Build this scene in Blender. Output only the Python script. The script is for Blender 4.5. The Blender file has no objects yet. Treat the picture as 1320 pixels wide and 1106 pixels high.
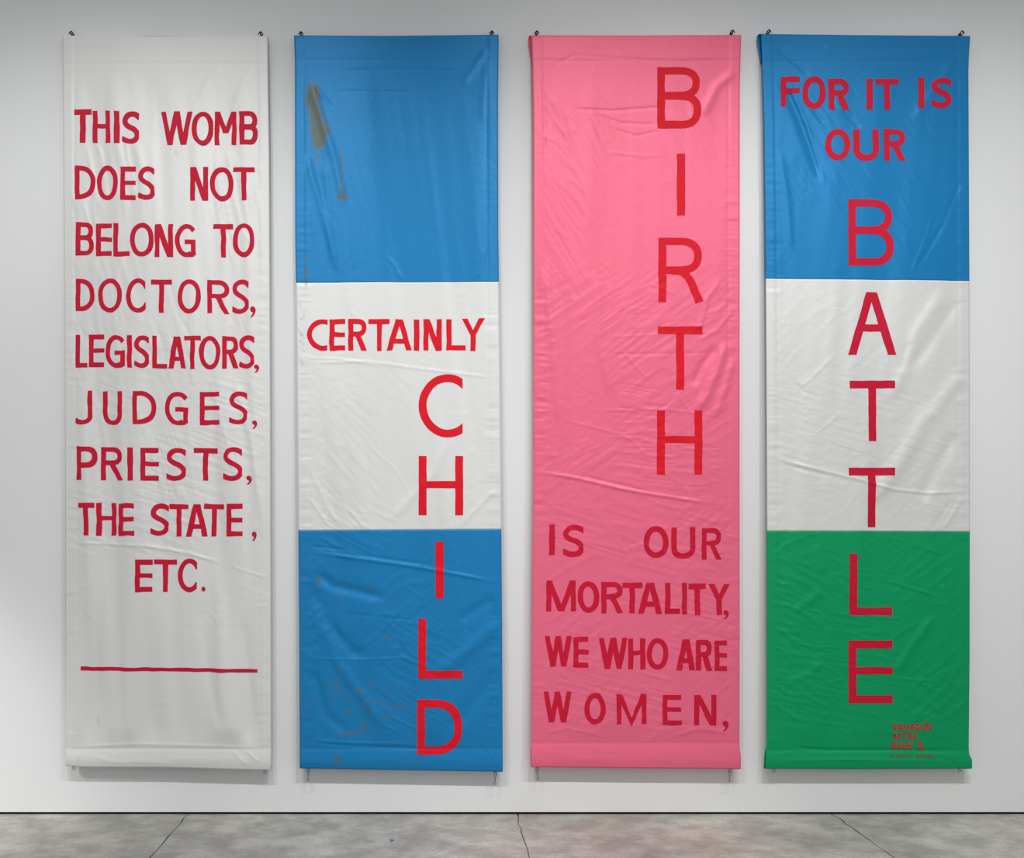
import bpy, math, random
import numpy as np
from mathutils import Vector, Matrix
from mathutils.geometry import delaunay_2d_cdt

# ------------------------------------------------------------------ camera, world, lights
scn = bpy.context.scene
C = scn.collection
S = 260.0            # photo pixels per metre on the wall plane
VX, VY = 560.0, 690.0   # vanishing point of the floor joints in the 1320x1106 photo
FLOOR = 1050.0       # photo row where wall meets floor
D = 5.0              # camera to wall
EYE = (FLOOR - VY) / S

cam_d = bpy.data.cameras.new('camera')
cam = bpy.data.objects.new('camera', cam_d)
C.objects.link(cam)
cam.location = (0, -D, EYE)
cam.rotation_euler = (math.pi / 2, 0, 0)
cam_d.sensor_width = 36
cam_d.lens = 36 * (S * D) / 1320
cam_d.shift_x = (660 - VX) / 1320
cam_d.shift_y = (VY - 553) / 1320
cam_d.clip_end = 60
scn.camera = cam

scn.view_settings.view_transform = 'Standard'
scn.view_settings.look = 'None'
scn.view_settings.gamma = 1
scn.view_settings.exposure = 0.0
scn.view_settings.use_curve_mapping = False

world = bpy.data.worlds.new('gallery_ambient')
scn.world = world
world.use_nodes = True
bg = world.node_tree.nodes['Background']
bg.inputs[0].default_value = (0.97, 0.985, 1.0, 1)
bg.inputs[1].default_value = 0.45


def spot(loc, target, energy, angle, blend=0.6, radius=0.05, color=(1, 1, 0.985)):
    l = bpy.data.lights.new('track_spot', 'SPOT')
    l.energy = energy
    l.color = color
    l.spot_size = math.radians(angle)
    l.spot_blend = blend
    l.shadow_soft_size = radius
    o = bpy.data.objects.new('track_spot', l)
    C.objects.link(o)
    o.location = loc
    o.rotation_euler = (Vector(target) - Vector(loc)).to_track_quat('-Z', 'Y').to_euler()
    return o


# a track of gallery spots under the ceiling, in front of the wall and above the frame
LY, LZ = -4.0, 6.0
for lx, tx, e in ((-2.0, -1.95, 305), (-1.0, -1.05, 295), (0.95, 0.8, 360), (1.9, 1.8, 245), (3.05, 2.75, 320)):
    spot((lx, LY, LZ), (tx, 0, 0.6), e, 60, 0.7, 0.045)
# a lamp beyond the left end of the wall, aimed low
spot((-4.4, -2.4, 3.2), (-2.6, 0, 0.25), 420, 30, 1.0, 0.2)


# ------------------------------------------------------------------ materials
def nodes(name):
    m = bpy.data.materials.new(name)
    m.use_nodes = True
    nt = m.node_tree
    return m, nt, nt.nodes['Principled BSDF']


def mix_rgb(nt, fac, a, b, mode='MIX'):
    n = nt.nodes.new('ShaderNodeMix')
    n.data_type = 'RGBA'
    n.blend_type = mode
    for sock, val in ((n.inputs[0], fac), (n.inputs[6], a), (n.inputs[7], b)):
        if hasattr(val, 'is_output') or isinstance(val, bpy.types.NodeSocket):
            nt.links.new(val, sock)
        elif isinstance(val, tuple):
            sock.default_value = (*val, 1) if len(val) == 3 else val
        else:
            sock.default_value = val
    return n.outputs[2]


def noise(nt, scale, detail=4, rough=0.55, vec=None, dist=0.0):
    n = nt.nodes.new('ShaderNodeTexNoise')
    n.inputs['Scale'].default_value = scale
    n.inputs['Detail'].default_value = detail
    n.inputs['Roughness'].default_value = rough
    n.inputs['Distortion'].default_value = dist
    if vec is not None:
        nt.links.new(vec, n.inputs['Vector'])
    return n.outputs['Fac']


def ramp(nt, src, a, b, va=0.0, vb=1.0):
    n = nt.nodes.new('ShaderNodeMapRange')
    n.inputs[1].default_value = a
    n.inputs[2].default_value = b
    n.inputs[3].default_value = va
    n.inputs[4].default_value = vb
    n.interpolation_type = 'SMOOTHSTEP'
    nt.links.new(src, n.inputs[0])
    return n.outputs[0]


def objcoord(nt, scale=(1, 1, 1), geo=True):
    if geo:
        g = nt.nodes.new('ShaderNodeNewGeometry').outputs['Position']
    else:
        g = nt.nodes.new('ShaderNodeTexCoord').outputs['Object']
    mp = nt.nodes.new('ShaderNodeMapping')
    mp.inputs['Scale'].default_value = scale
    nt.links.new(g, mp.inputs['Vector'])
    return mp.outputs[0]


def bump(nt, p, h, strength, distance):
    b = nt.nodes.new('ShaderNodeBump')
    b.inputs['Strength'].default_value = strength
    b.inputs['Distance'].default_value = distance
    nt.links.new(h, b.inputs['Height'])
    nt.links.new(b.outputs[0], p.inputs['Normal'])


def satin(name, col, rough=0.42, spec=0.25, stain=(0.20, 0.14, 0.04), metallic=0.3, aniso=0.55):
    m, nt, p = nodes(name)
    v = objcoord(nt, (1, 1, 0.35))
    n = noise(nt, 3.0, 3, 0.5, v)
    dark = tuple(c * 0.93 for c in col)
    base = mix_rgb(nt, n, dark, col)
    at = nt.nodes.new('ShaderNodeAttribute')
    at.attribute_name = 'stain'
    out = mix_rgb(nt, at.outputs['Fac'], base, stain)
    nt.links.new(out, p.inputs['Base Color'])
    p.inputs['Roughness'].default_value = rough
    p.inputs['Specular IOR Level'].default_value = spec
    p.inputs['Metallic'].default_value = metallic          # satin threads: the sheen takes the cloth's colour
    p.inputs['Anisotropic'].default_value = aniso
    tv = nt.nodes.new('ShaderNodeCombineXYZ')
    tv.inputs[2].default_value = 1.0
    nt.links.new(tv.outputs[0], p.inputs['Tangent'])
    w = objcoord(nt, (1, 1, 1))
    h = noise(nt, 45, 4, 0.55, w, 0.6)
    bump(nt, p, h, 0.12, 0.004)
    return m


def felt(name, col):
    m, nt, p = nodes(name)
    n = noise(nt, 9, 4, 0.6, objcoord(nt))
    nt.links.new(mix_rgb(nt, n, tuple(c * 0.86 for c in col), tuple(min(1, c * 1.1) for c in col)), p.inputs['Base Color'])
    p.inputs['Roughness'].default_value = 0.6
    p.inputs['Specular IOR Level'].default_value = 0.15
    bump(nt, p, noise(nt, 70, 3, 0.5, objcoord(nt)), 0.1, 0.003)
    return m


def metal(name, col, rough, metallic=1.0):
    m, nt, p = nodes(name)
    n = noise(nt, 60, 3, 0.5, objcoord(nt))
    nt.links.new(mix_rgb(nt, n, tuple(c * 0.8 for c in col), col), p.inputs['Base Color'])
    p.inputs['Metallic'].default_value = metallic
    p.inputs['Roughness'].default_value = rough
    return m


M = {
    'white': satin('white_satin', (0.74, 0.735, 0.725), 0.48, 0.25, (0.36, 0.22, 0.10), 0.12),
    'panel': satin('white_panel_satin', (0.735, 0.735, 0.73), 0.46, 0.25, (0.40, 0.20, 0.10), 0.15),
    'blue': satin('blue_satin', (0.010, 0.208, 0.49), 0.40, 0.2, (0.135, 0.118, 0.022), 0.15, 0.65),
    'pink': satin('pink_satin', (0.86, 0.150, 0.255), 0.42, 0.25, (0.85, 0.22, 0.13), 0.15),
    'green': satin('green_satin', (0.001, 0.355, 0.13), 0.36, 0.25, (0.15, 0.2, 0.05), 0.22),
    'crimson': felt('crimson_cloth', (0.58, 0.008, 0.036)),
    'scarlet': felt('scarlet_cloth', (0.74, 0.008, 0.022)),
    'faint': felt('faded_red_thread', (0.16, 0.10, 0.06)),
    'black': metal('black_iron', (0.012, 0.012, 0.014), 0.45, 0.6),
    'steel': metal('zinc_steel', (0.22, 0.215, 0.20), 0.35, 0.9),
    'dowel': metal('dark_rod', (0.03, 0.03, 0.032), 0.5, 0.0),
}

m, nt, p = nodes('white_wall_paint')
n = noise(nt, 1.4, 4, 0.5, objcoord(nt))
nt.links.new(mix_rgb(nt, n, (0.775, 0.78, 0.785), (0.805, 0.81, 0.815)), p.inputs['Base Color'])
p.inputs['Roughness'].default_value = 0.75
p.inputs['Specular IOR Level'].default_value = 0.2
bump(nt, p, noise(nt, 160, 3, 0.6, objcoord(nt)), 0.06, 0.002)
M['wall'] = m

m, nt, p = nodes('dark_recess')
nt.links.new(mix_rgb(nt, noise(nt, 8, 2, 0.5, objcoord(nt)), (0.006, 0.005, 0.016), (0.012, 0.010, 0.026)), p.inputs['Base Color'])
p.inputs['Roughness'].default_value = 0.8
M['recess'] = m

m, nt, p = nodes('worn_concrete')
pos = objcoord(nt)
big = noise(nt, 1.1, 5, 0.6, pos, 0.4)
mid = noise(nt, 5, 7, 0.68, objcoord(nt, (1, 1.1, 1)), 0.15)
fine = noise(nt, 70, 5, 0.7, pos)
c1 = mix_rgb(nt, ramp(nt, big, 0.35, 0.68), (0.32, 0.315, 0.292), (0.50, 0.482, 0.44))
c2 = mix_rgb(nt, ramp(nt, mid, 0.36, 0.66), (0.68, 0.68, 0.67), (1.2, 1.2, 1.19))
c3 = mix_rgb(nt, 0.85, c1, c2, 'MULTIPLY')
c4 = mix_rgb(nt, ramp(nt, fine, 0.35, 0.75, 0.0, 0.5), c3, (0.25, 0.245, 0.23), 'MIX')
# reddish paint dust in the middle bay
sx = nt.nodes.new('ShaderNodeSeparateXYZ')
nt.links.new(nt.nodes.new('ShaderNodeNewGeometry').outputs['Position'], sx.inputs[0])
a1 = ramp(nt, sx.outputs['X'], -0.4, 0.6)
a2 = ramp(nt, sx.outputs['X'], 1.8, 0.8)
mm = nt.nodes.new('ShaderNodeMath'); mm.operation = 'MULTIPLY'
nt.links.new(a1, mm.inputs[0]); nt.links.new(a2, mm.inputs[1])
red = ramp(nt, noise(nt, 3.2, 5, 0.65, objcoord(nt, (1, 2.2, 1)), 0.5), 0.45, 0.72, 0.03, 0.5)
mm2 = nt.nodes.new('ShaderNodeMath'); mm2.operation = 'MULTIPLY'
nt.links.new(mm.outputs[0], mm2.inputs[0]); nt.links.new(red, mm2.inputs[1])
c5 = mix_rgb(nt, mm2.outputs[0], c4, (0.36, 0.225, 0.20))
# pale filler specks
sp = ramp(nt, noise(nt, 17, 2, 0.4, objcoord(nt, (0.6, 2.2, 1)), 0.2), 0.72, 0.78, 0.0, 0.6)
c6 = mix_rgb(nt, sp, c5, (0.56, 0.54, 0.52))
dk = ramp(nt, noise(nt, 24, 3, 0.5, objcoord(nt, (0.7, 2.0, 1)), 0.4), 0.70, 0.76, 0.0, 0.7)
c7 = mix_rgb(nt, dk, c6, (0.13, 0.125, 0.12))
nt.links.new(c7, p.inputs['Base Color'])
p.inputs['Roughness'].default_value = 0.55
p.inputs['Specular IOR Level'].default_value = 0.35
bump(nt, p, mid, 0.1, 0.004)
M['concrete'] = m
m, nt, p = nodes('joint_dirt')
nt.links.new(mix_rgb(nt, noise(nt, 30, 3, 0.6, objcoord(nt)), (0.10, 0.098, 0.09), (0.24, 0.235, 0.215)), p.inputs['Base Color'])
p.inputs['Roughness'].default_value = 0.9
M['joint'] = m
m, nt, p = nodes('blue_paint_fleck')
nt.links.new(mix_rgb(nt, noise(nt, 90, 2, 0.5, objcoord(nt)), (0.03, 0.12, 0.22), (0.06, 0.2, 0.32)), p.inputs['Base Color'])
M['fleck'] = m


# ------------------------------------------------------------------ mesh helpers
def link_mesh(name, verts, faces, mat, parent=None, origin=(0, 0, 0), smooth=True):
    """verts in world metres; the object keeps them relative to its origin (or its parent's)."""
    base = parent.matrix_world.translation if parent is not None else Vector(origin)
    if parent is not None:
        q = parent
        base = Vector((0, 0, 0))
        while q is not None:
            base = base + q.location
            q = q.parent
    me = bpy.data.meshes.new(name)
    v = np.asarray(verts, dtype=np.float64).reshape(-1, 3) - np.array(base)
    me.from_pydata(v.tolist(), [], [list(map(int, f)) for f in faces])
    me.materials.append(mat)
    if smooth:
        me.polygons.foreach_set('use_smooth', [True] * len(me.polygons))
    me.update()
    o = bpy.data.objects.new(name, me)
    C.objects.link(o)
    if parent is not None:
        o.parent = parent
    else:
        o.location = base
    return o


def add_box(V, F, x0, x1, y0, y1, z0, z1):
    b = len(V)
    V += [(x0, y0, z0), (x1, y0, z0), (x1, y1, z0), (x0, y1, z0), (x0, y0, z1), (x1, y0, z1), (x1, y1, z1), (x0, y1, z1)]
    F += [(b, b + 3, b + 2, b + 1), (b + 4, b + 5, b + 6, b + 7), (b, b + 1, b + 5, b + 4), (b + 1, b + 2, b + 6, b + 5),
          (b + 2, b + 3, b + 7, b + 6), (b + 3, b, b + 4, b + 7)]


def add_tube(V, F, pts, r, n=10, closed=False):
    pts = [Vector(q) for q in pts]
    b = len(V)
    k = len(pts)
    up = None
    for i, q in enumerate(pts):
        a = pts[(i - 1) % k] if (closed or i > 0) else pts[i]
        c = pts[(i + 1) % k] if (closed or i < k - 1) else pts[i]
        t = (c - a).normalized()
        if up is None:
            up = Vector((0, 0, 1)) if abs(t.z) < 0.9 else Vector((1, 0, 0))
        s = t.cross(up).normalized()
        up = s.cross(t).normalized()
        rr = r[i] if isinstance(r, (list, tuple)) else r
        for j in range(n):
            a_ = 2 * math.pi * j / n
            V.append(tuple(q + (s * math.cos(a_) + up * math.sin(a_)) * rr))
    for i in range(k if closed else k - 1):
        i2 = (i + 1) % k
        for j in range(n):
            j2 = (j + 1) % n
            F.append((b + i * n + j, b + i * n + j2, b + i2 * n + j2, b + i2 * n + j))
    if not closed:
        F.append(tuple(b + j for j in range(n))[::-1])
        F.append(tuple(b + (k - 1) * n + j for j in range(n)))


# ------------------------------------------------------------------ setting
V, F = [], []
add_box(V, F, -6.0, 7.0, 0.0, 0.10, 0.0125, 6.6)
w = link_mesh('wall_back', V, F, M['wall'], smooth=False)
w['kind'] = 'structure'
V, F = [], []
add_box(V, F, -6.0, 7.0, 0.012, 0.09, -0.01, 0.0122)
w = link_mesh('trim_1', V, F, M['recess'], smooth=False)
w['kind'] = 'structure'

# floor: four poured bays, open joints between them running away from the wall
rng = random.Random(4)
joints = [-1.223, 0.408, 1.977]
FV, FF = [], []
ys = [0.1, -0.005, -0.05, -0.1, -0.16, -0.23, -0.3, -0.38, -0.46, -0.55, -0.65, -0.76, -0.9, -1.2, -1.8, -3.0, -5.0, -8.0]
edges = [[(-8.0, -8.0)] * len(ys)]
for jx in joints:
    row = []
    for y in ys:
        c = jx + rng.uniform(-0.003, 0.003) + (0.005 * math.sin(y * 23 + jx * 5) if y > -0.2 else 0)
        h = 0.0012 + rng.random() * 0.0028
        row.append((c - h, c + h))
    edges.append(row)
edges.append([(9.0, 9.0)] * len(ys))
for b in range(len(edges) - 1):
    o = len(FV)
    for i, y in enumerate(ys):
        xl, xr = edges[b][i][1], edges[b + 1][i][0]
        FV += [(xl, y, -0.012), (xl, y, -0.0015), (xl + 0.003, y, 0), (xr - 0.003, y, 0), (xr, y, -0.0015), (xr, y, -0.012)]
    for i in range(len(ys) - 1):
        for k in range(5):
            FF.append((o + i * 6 + k, o + (i + 1) * 6 + k, o + (i + 1) * 6 + k + 1, o + i * 6 + k + 1))
f = link_mesh('floor', FV, FF, M['concrete'], smooth=False)
f['kind'] = 'structure'
V, F = [], []
for jx in joints:
    V0 = len(V)
    V += [(jx - 0.03, 0.1, -0.010), (jx - 0.03, -8, -0.010), (jx + 0.03, -8, -0.010), (jx + 0.03, 0.1, -0.010)]
    F.append((V0, V0 + 1, V0 + 2, V0 + 3))
j = link_mesh('trim_2', V, F, M['joint'], smooth=False)
j['kind'] = 'structure'

# a fleck of dried blue paint on the concrete
V, F = [], []
fy = -D * (1 - 360.0 / 393.5)
fx = (505 - VX) / S * (D + fy) / D
ring = []
for i in range(12):
    a = i / 12 * 2 * math.pi
    r = 0.011 * (1 + 0.35 * math.sin(3 * a + 1))
    ring.append((fx + r * math.cos(a) * 0.9, fy + r * 1.9 * math.sin(a)))
V = [(x, y, 0.0005) for x, y in ring] + [(fx + (x - fx) * 0.6, fy + (y - fy) * 0.6, 0.0016) for x, y in ring]
F = [(i, (i + 1) % 12, 12 + (i + 1) % 12, 12 + i) for i in range(12)] + [tuple(range(12, 24))]
o = link_mesh('paint_fleck', V, F, M['fleck'], origin=(fx, fy, 0))
o['label'] = 'small dried blue paint fleck on the grey concrete floor'
o['category'] = 'paint spot'


# ------------------------------------------------------------------ cloth relief
def vnoise(x, y, seed):
    """smooth value noise in 0..1"""
    x = np.asarray(x, dtype=np.float64); y = np.asarray(y, dtype=np.float64)
    xi = np.floor(x).astype(np.int64); yi = np.floor(y).astype(np.int64)
    fx_ = x - xi; fy_ = y - yi
    u = fx_ * fx_ * fx_ * (fx_ * (fx_ * 6 - 15) + 10)
    v = fy_ * fy_ * fy_ * (fy_ * (fy_ * 6 - 15) + 10)

    def h(a, b):
        k = (a * 374761393 + b * 668265263 + seed * 2246822519) & 0xFFFFFFFF
        k = ((k ^ (k >> 13)) * 1274126177) & 0xFFFFFFFF
        return ((k ^ (k >> 16)) & 0xFFFF) / 65535.0
    return (h(xi, yi) * (1 - u) + h(xi + 1, yi) * u) * (1 - v) + (h(xi, yi + 1) * (1 - u) + h(xi + 1, yi + 1) * u) * v


def sstep(a, b, x):
    t = np.clip((x - a) / (b - a), 0, 1)
    return t * t * (3 - 2 * t)


def fold(x, y, pts, w, amp, fade=0.18):
    """a soft ridge (or groove) along a polyline; x, y and pts in photo pixels, amp in metres"""
    best = np.full(np.shape(x), 1e9)
    tt = np.zeros(np.shape(x))
    L = [0.0]
    for a, b in zip(pts, pts[1:]):
        L.append(L[-1] + math.hypot(b[0] - a[0], b[1] - a[1]))
    for i, (a, b) in enumerate(zip(pts, pts[1:])):
        dx, dy = b[0] - a[0], b[1] - a[1]
        l2 = dx * dx + dy * dy
        t = np.clip(((x - a[0]) * dx + (y - a[1]) * dy) / l2, 0, 1)
        d = np.hypot(x - a[0] - t * dx, y - a[1] - t * dy)
        s = (L[i] + t * math.sqrt(l2)) / L[-1]
        m_ = d < best
        best = np.where(m_, d, best)
        tt = np.where(m_, s, tt)
    env = np.clip(np.minimum(tt, 1 - tt) / max(fade, 1e-3), 0, 1) if fade > 0 else 1.0
    env = env * env * (3 - 2 * env) if fade > 0 else 1.0
    return amp * np.exp(-(best / w) ** 2) * env


def lerp_edge(tab):
    ys_ = [q[0] for q in tab]
    xs_ = [q[1] for q in tab]
    return lambda y: np.interp(y, ys_, xs_)


D0 = 0.045                       # nominal distance of the cloth from the wall
KP = (D - D0) / D


def wx(px):
    return (np.asarray(px) - VX) / S * KP


def wz(py):
    return EYE + ((FLOOR - np.asarray(py)) / S - EYE) * KP


class Cloth:
    def __init__(self, left, right, top, bot, seed, folds, shears, pocket=(80, 966), puck=1.0, soft=0.0025, backshift=0.0, softdir=0.0):
        self.L, self.R = lerp_edge(left), lerp_edge(right)
        self.top, self.bot = top, bot
        self.seed, self.folds, self.shears = seed, folds, shears
        self.p0, self.p1 = pocket
        self.puck, self.soft, self.bs, self.sd = puck, soft, backshift, softdir

    def topy(self, px):
        return np.interp(px, [q[0] for q in self.top], [q[1] for q in self.top])

    def boty(self, px):
        return np.interp(px, [q[0] for q in self.bot], [q[1] for q in self.bot])

    def base(self, py):
        return 0.037 + 0.024 * np.clip((py - 45) / 945.0, 0, 1)

    def depth(self, x, y):
        x = np.asarray(x, dtype=np.float64); y = np.asarray(y, dtype=np.float64)
        s = self.seed
        el = x - self.L(y); er = self.R(y) - x
        side = np.minimum(el, er)
        d = self.base(y)
        body = sstep(self.p0 - 4, self.p0 + 60, y) * (1 - sstep(self.p1 - 30, self.p1 + 2, y))
        inner = sstep(6, 30, side)
        # broad hanging folds
        xx = x + self.sd * (y - 500)
        n1 = vnoise(xx / 34.0, y / 330.0, s) - 0.5
        n2 = vnoise(xx / 15.0, y / 210.0, s + 3) - 0.5
        grow = 0.35 + 0.65 * sstep(150, 620, y)
        d = d + body * inner * grow * (self.soft * 4.2 * n1 + self.soft * 1.5 * n2)
        # belly of the sheet
        d = d + body * 0.004 * np.sin(np.pi * np.clip(el / np.maximum(el + er, 1), 0, 1)) * sstep(80, 500, y)
        # oblique crumpling in patches
        for k, (ang, across, along, amp, y0, y1) in enumerate(self.shears):
            c_, s_ = math.cos(math.radians(ang)), math.sin(math.radians(ang))
            a = (x * c_ + y * s_) / along
            b = (-x * s_ + y * c_) / (across * 0.62)
            b = b + 0.9 * (vnoise(x / 40.0, y / 40.0, s + 50 + k) - 0.5)
            r = 1 - np.abs(2 * vnoise(a, b, s + 11 * k + 5) - 1)
            r = r ** 3
            mask = sstep(0.36, 0.70, vnoise(x / 75.0, y / 75.0, s + 29 + k))
            win = sstep(y0 - 40, y0 + 40, y) * (1 - sstep(y1 - 40, y1 + 40, y))
            d = d + 1.9 * amp * r * mask * win * body * sstep(2, 16, side)
        # fine all-over crumple
        q1 = vnoise(x / 8.0 + 0.6 * n1, y / 6.0, s + 130) + 0.5 * vnoise(x / 4.5, y / 3.6, s + 131)
        d = d + 0.00085 * (q1 - 0.75) * body * inner * (0.35 + 0.65 * sstep(250, 600, y)) * sstep(0.3, 0.8, vnoise(x / 50.0, y / 50.0, s + 132))
        # side hems: turned edge, stitch line, puckers
        hem = 1 - sstep(11.5, 14.5, side)
        d = d + 0.0008 * hem - 0.0011 * np.exp(-((side - 14.5) / 1.2) ** 2) * body
        which = np.where(el < er, 0.0, 57.0)
        pk = (vnoise(y / 3.1 + which * 13, which + x / 30.0, s + 71) - 0.5) * 0.6 + (vnoise(y / 7.0 + which, which + x / 40, s + 72) - 0.5)
        pm = vnoise(y / 60.0 + which, which, s + 73)
        d = d + self.puck * 0.0020 * pk * sstep(0.25, 0.65, pm) * np.exp(-((side - 10) / 9.0) ** 2) * sstep(90, 420, y) * (1 - sstep(self.p1 - 10, self.p1, y))
        # rod pockets with their stitch lines
        d = d - 0.0010 * np.exp(-((y - self.p0) / 1.6) ** 2)
        d = d - 0.0016 * np.exp(-((y - self.p1) / 2.2) ** 2)
        bt = self.boty(x)
        t = np.clip((y - self.p1) / np.maximum(bt - self.p1, 1), 0, 1)
        d = d + 0.0052 * np.sin(np.pi * np.clip(t, 0, 1) ** 1.3) * (y > self.p1)
        d = d + 0.0012 * (vnoise(x / 26.0, y / 6.0, s + 90) - 0.5) * (t > 0) * np.sin(np.pi * t)
        d = d + 0.0012 * (vnoise(x / 60.0, y / 9.0, s + 91) - 0.5) * (1 - sstep(self.p0 - 5, self.p0 + 10, y)) * sstep(46, 56, y)
        for pts, w_, amp in self.folds:
            d = d + fold(x, y, pts, w_ * (0.62 if w_ < 5 else 0.9), amp * (1.35 if w_ < 5 else 2.3))
        return d

    def sheet(self, y0, y1, stain=None, ncol=134, step=1.6):
        """vertices of the rows between photo rows y0 and y1 (None: wraps round the rod)"""
        u = np.linspace(0, 1, ncol)
        PX, PY, DP = [], [], []

        def row(y, dx=0.0):
            yy = np.full(ncol, y) if np.isscalar(y) else y
            lx, rx = self.L(yy), self.R(yy)
            return lx + (rx - lx) * u + dx, yy
        rt = 2.9
        front = []
        ta = row(60.0)[0]
        ty = self.topy(ta) + rt
        by = self.boty(row(960.0)[0]) - rt
        start = ty if y0 is None else (np.interp(ta, [ta[0], ta[-1]], y0))
        end = by if y1 is None else (np.interp(ta, [ta[0], ta[-1]], y1))
        nrow = int((float(np.mean(end)) - float(np.mean(start))) / step)
        if y0 is None:
            rad = rt / S
            for q in np.linspace(34, 2, 10):
                x_, yy = row(ty + q)
                sh = -self.bs * (1 - u) * math.exp(-((q / 20.0) ** 2))
                PX.append(x_ + sh); PY.append(yy); DP.append(self.depth(x_, np.maximum(ty, 50.0)) * 0 + self.base(48.0) - 2 * rad - 0.001)
            for k in range(10):
                a = math.pi * (1 - (k + 0.5) / 10)
                x_, yy = row(ty)
                sh = -self.bs * (1 - u) * (1 - math.cos(a)) / 2
                PX.append(x_ + sh); PY.append(ty - rt * math.sin(a)); DP.append(self.base(48.0) - rad + rad * math.cos(a) + 0 * x_)
        for k in range(nrow + 1):
            yy = start + (end - start) * k / nrow
            x_, yy = row(yy)
            PX.append(x_); PY.append(yy); DP.append(self.depth(x_, yy))
        if y1 is None:
            rad = rt / S
            last = DP[-1]
            for k in range(10):
                a = math.pi * (k + 0.5) / 10
                x_, yy = row(by)
                PX.append(x_); PY.append(by + rt * math.sin(a)); DP.append(last - rad + rad * math.cos(a))
            for q in np.linspace(2, 22, 8):
                x_, yy = row(by - q)
                PX.append(x_); PY.append(yy); DP.append(last - 2 * rad - 0.001)
        PX, PY, DP = np.array(PX), np.array(PY), np.array(DP)
        return PX, PY, DP


def build_sheet(name, cloth, y0, y1, mat, parent, stain=None, label=None):
    PX, PY, DP = cloth.sheet(y0, y1)
    nr, nc = PX.shape
    V = np.stack([wx(PX), -DP, wz(PY)], axis=-1).reshape(-1, 3)
    idx = np.arange(nr * nc).reshape(nr, nc)
    Fq = np.stack([idx[:-1, :-1], idx[1:, :-1], idx[1:, 1:], idx[:-1, 1:]], axis=-1).reshape(-1, 4)
    o = link_mesh(name, V, Fq, mat, parent)
    at = o.data.attributes.new('stain', 'FLOAT', 'POINT')
    sv = stain(PX, PY).reshape(-1) if stain is not None else np.zeros(nr * nc)
    at.data.foreach_set('value', np.clip(sv, 0, 1).astype(np.float32))
    mod = o.modifiers.new('cloth_thickness', 'SOLIDIFY')
    mod.thickness = 0.0007
    mod.offset = -1
    if label:
        o['label'] = label
    return o


# ------------------------------------------------------------------ cut-out letters (shapes in photo pixels)
def bez(pts, n=7):
    """Catmull-Rom through pts"""
    P = [np.array(q, float) for q in pts]
    P = [2 * P[0] - P[1]] + P + [2 * P[-1] - P[-2]]
    out = []
    for i in range(1, len(P) - 2):
        for k in range(n):
            t = k / n
            out.append(0.5 * ((2 * P[i]) + (P[i + 1] - P[i - 1]) * t + (2 * P[i - 1] - 5 * P[i] + 4 * P[i + 1] - P[i + 2]) * t * t
                              + (3 * P[i] - P[i - 1] - 3 * P[i + 1] + P[i + 2]) * t ** 3))
    out.append(P[-2])
    return out


def stroke(pts, w):
    pts = [np.array(q, float) for q in pts]
    n = len(pts)
    A, B = [], []
    for i in range(n):
        t = pts[min(i + 1, n - 1)] - pts[max(i - 1, 0)]
        t = t / (np.hypot(*t) + 1e-9)
        nn = np.array([-t[1], t[0]]) * w / 2
        A.append(pts[i] + nn); B.append(pts[i] - nn)
    return [[A[i], A[i + 1], B[i + 1], B[i]] for i in range(n - 1)]


def rect(x0, y0, x1, y1):
    return [[(x0, y0), (x1, y0), (x1, y1), (x0, y1)]]


def leg(xt0, xt1, yt, xb0, xb1, yb):
    return [[(xt0, yt), (xt1, yt), (xb1, yb), (xb0, yb)]]


def arc(cx, cy, rx, ry, w, a0, a1, n=26, wy=None, pw=1.0):
    """ring sector; angles in degrees, clockwise on the picture from the right; pw<1 squares it off"""
    wy = w if wy is None else wy

    def pt(a, rx_, ry_):
        c, s = math.cos(math.radians(a)), math.sin(math.radians(a))
        return (cx + rx_ * math.copysign(abs(c) ** pw, c), cy + ry_ * math.copysign(abs(s) ** pw, s))
    out = []
    for i in range(n):
        a, b = a0 + (a1 - a0) * i / n, a0 + (a1 - a0) * (i + 1) / n
        out.append([pt(a, rx, ry), pt(b, rx, ry), pt(b, rx - w, ry - wy), pt(a, rx - w, ry - wy)])
    return out


def clip_x(polys, xm, keep='less'):
    res = []
    sg = 1 if keep == 'less' else -1
    for P in polys:
        out = []
        for i in range(len(P)):
            a, b = P[i], P[(i + 1) % len(P)]
            da, db = sg * (xm - a[0]), sg * (xm - b[0])
            if da >= 0:
                out.append(tuple(a))
            if da * db < 0:
                t = da / (da - db)
                out.append((a[0] + (b[0] - a[0]) * t, a[1] + (b[1] - a[1]) * t))
        if len(out) >= 3:
            res.append(out)
    return res


def bowl(x0, y0, x1, y1, w, rx):
    cx, cy, ry = x1 - rx, (y0 + y1) / 2, (y1 - y0) / 2
    return (rect(x0, y0, cx + 0.05, y0 + w) + rect(x0, y1 - w, cx + 0.05, y1)
            + arc(cx, cy, rx, ry, w, -90, 90, 18, pw=0.86))


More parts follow.
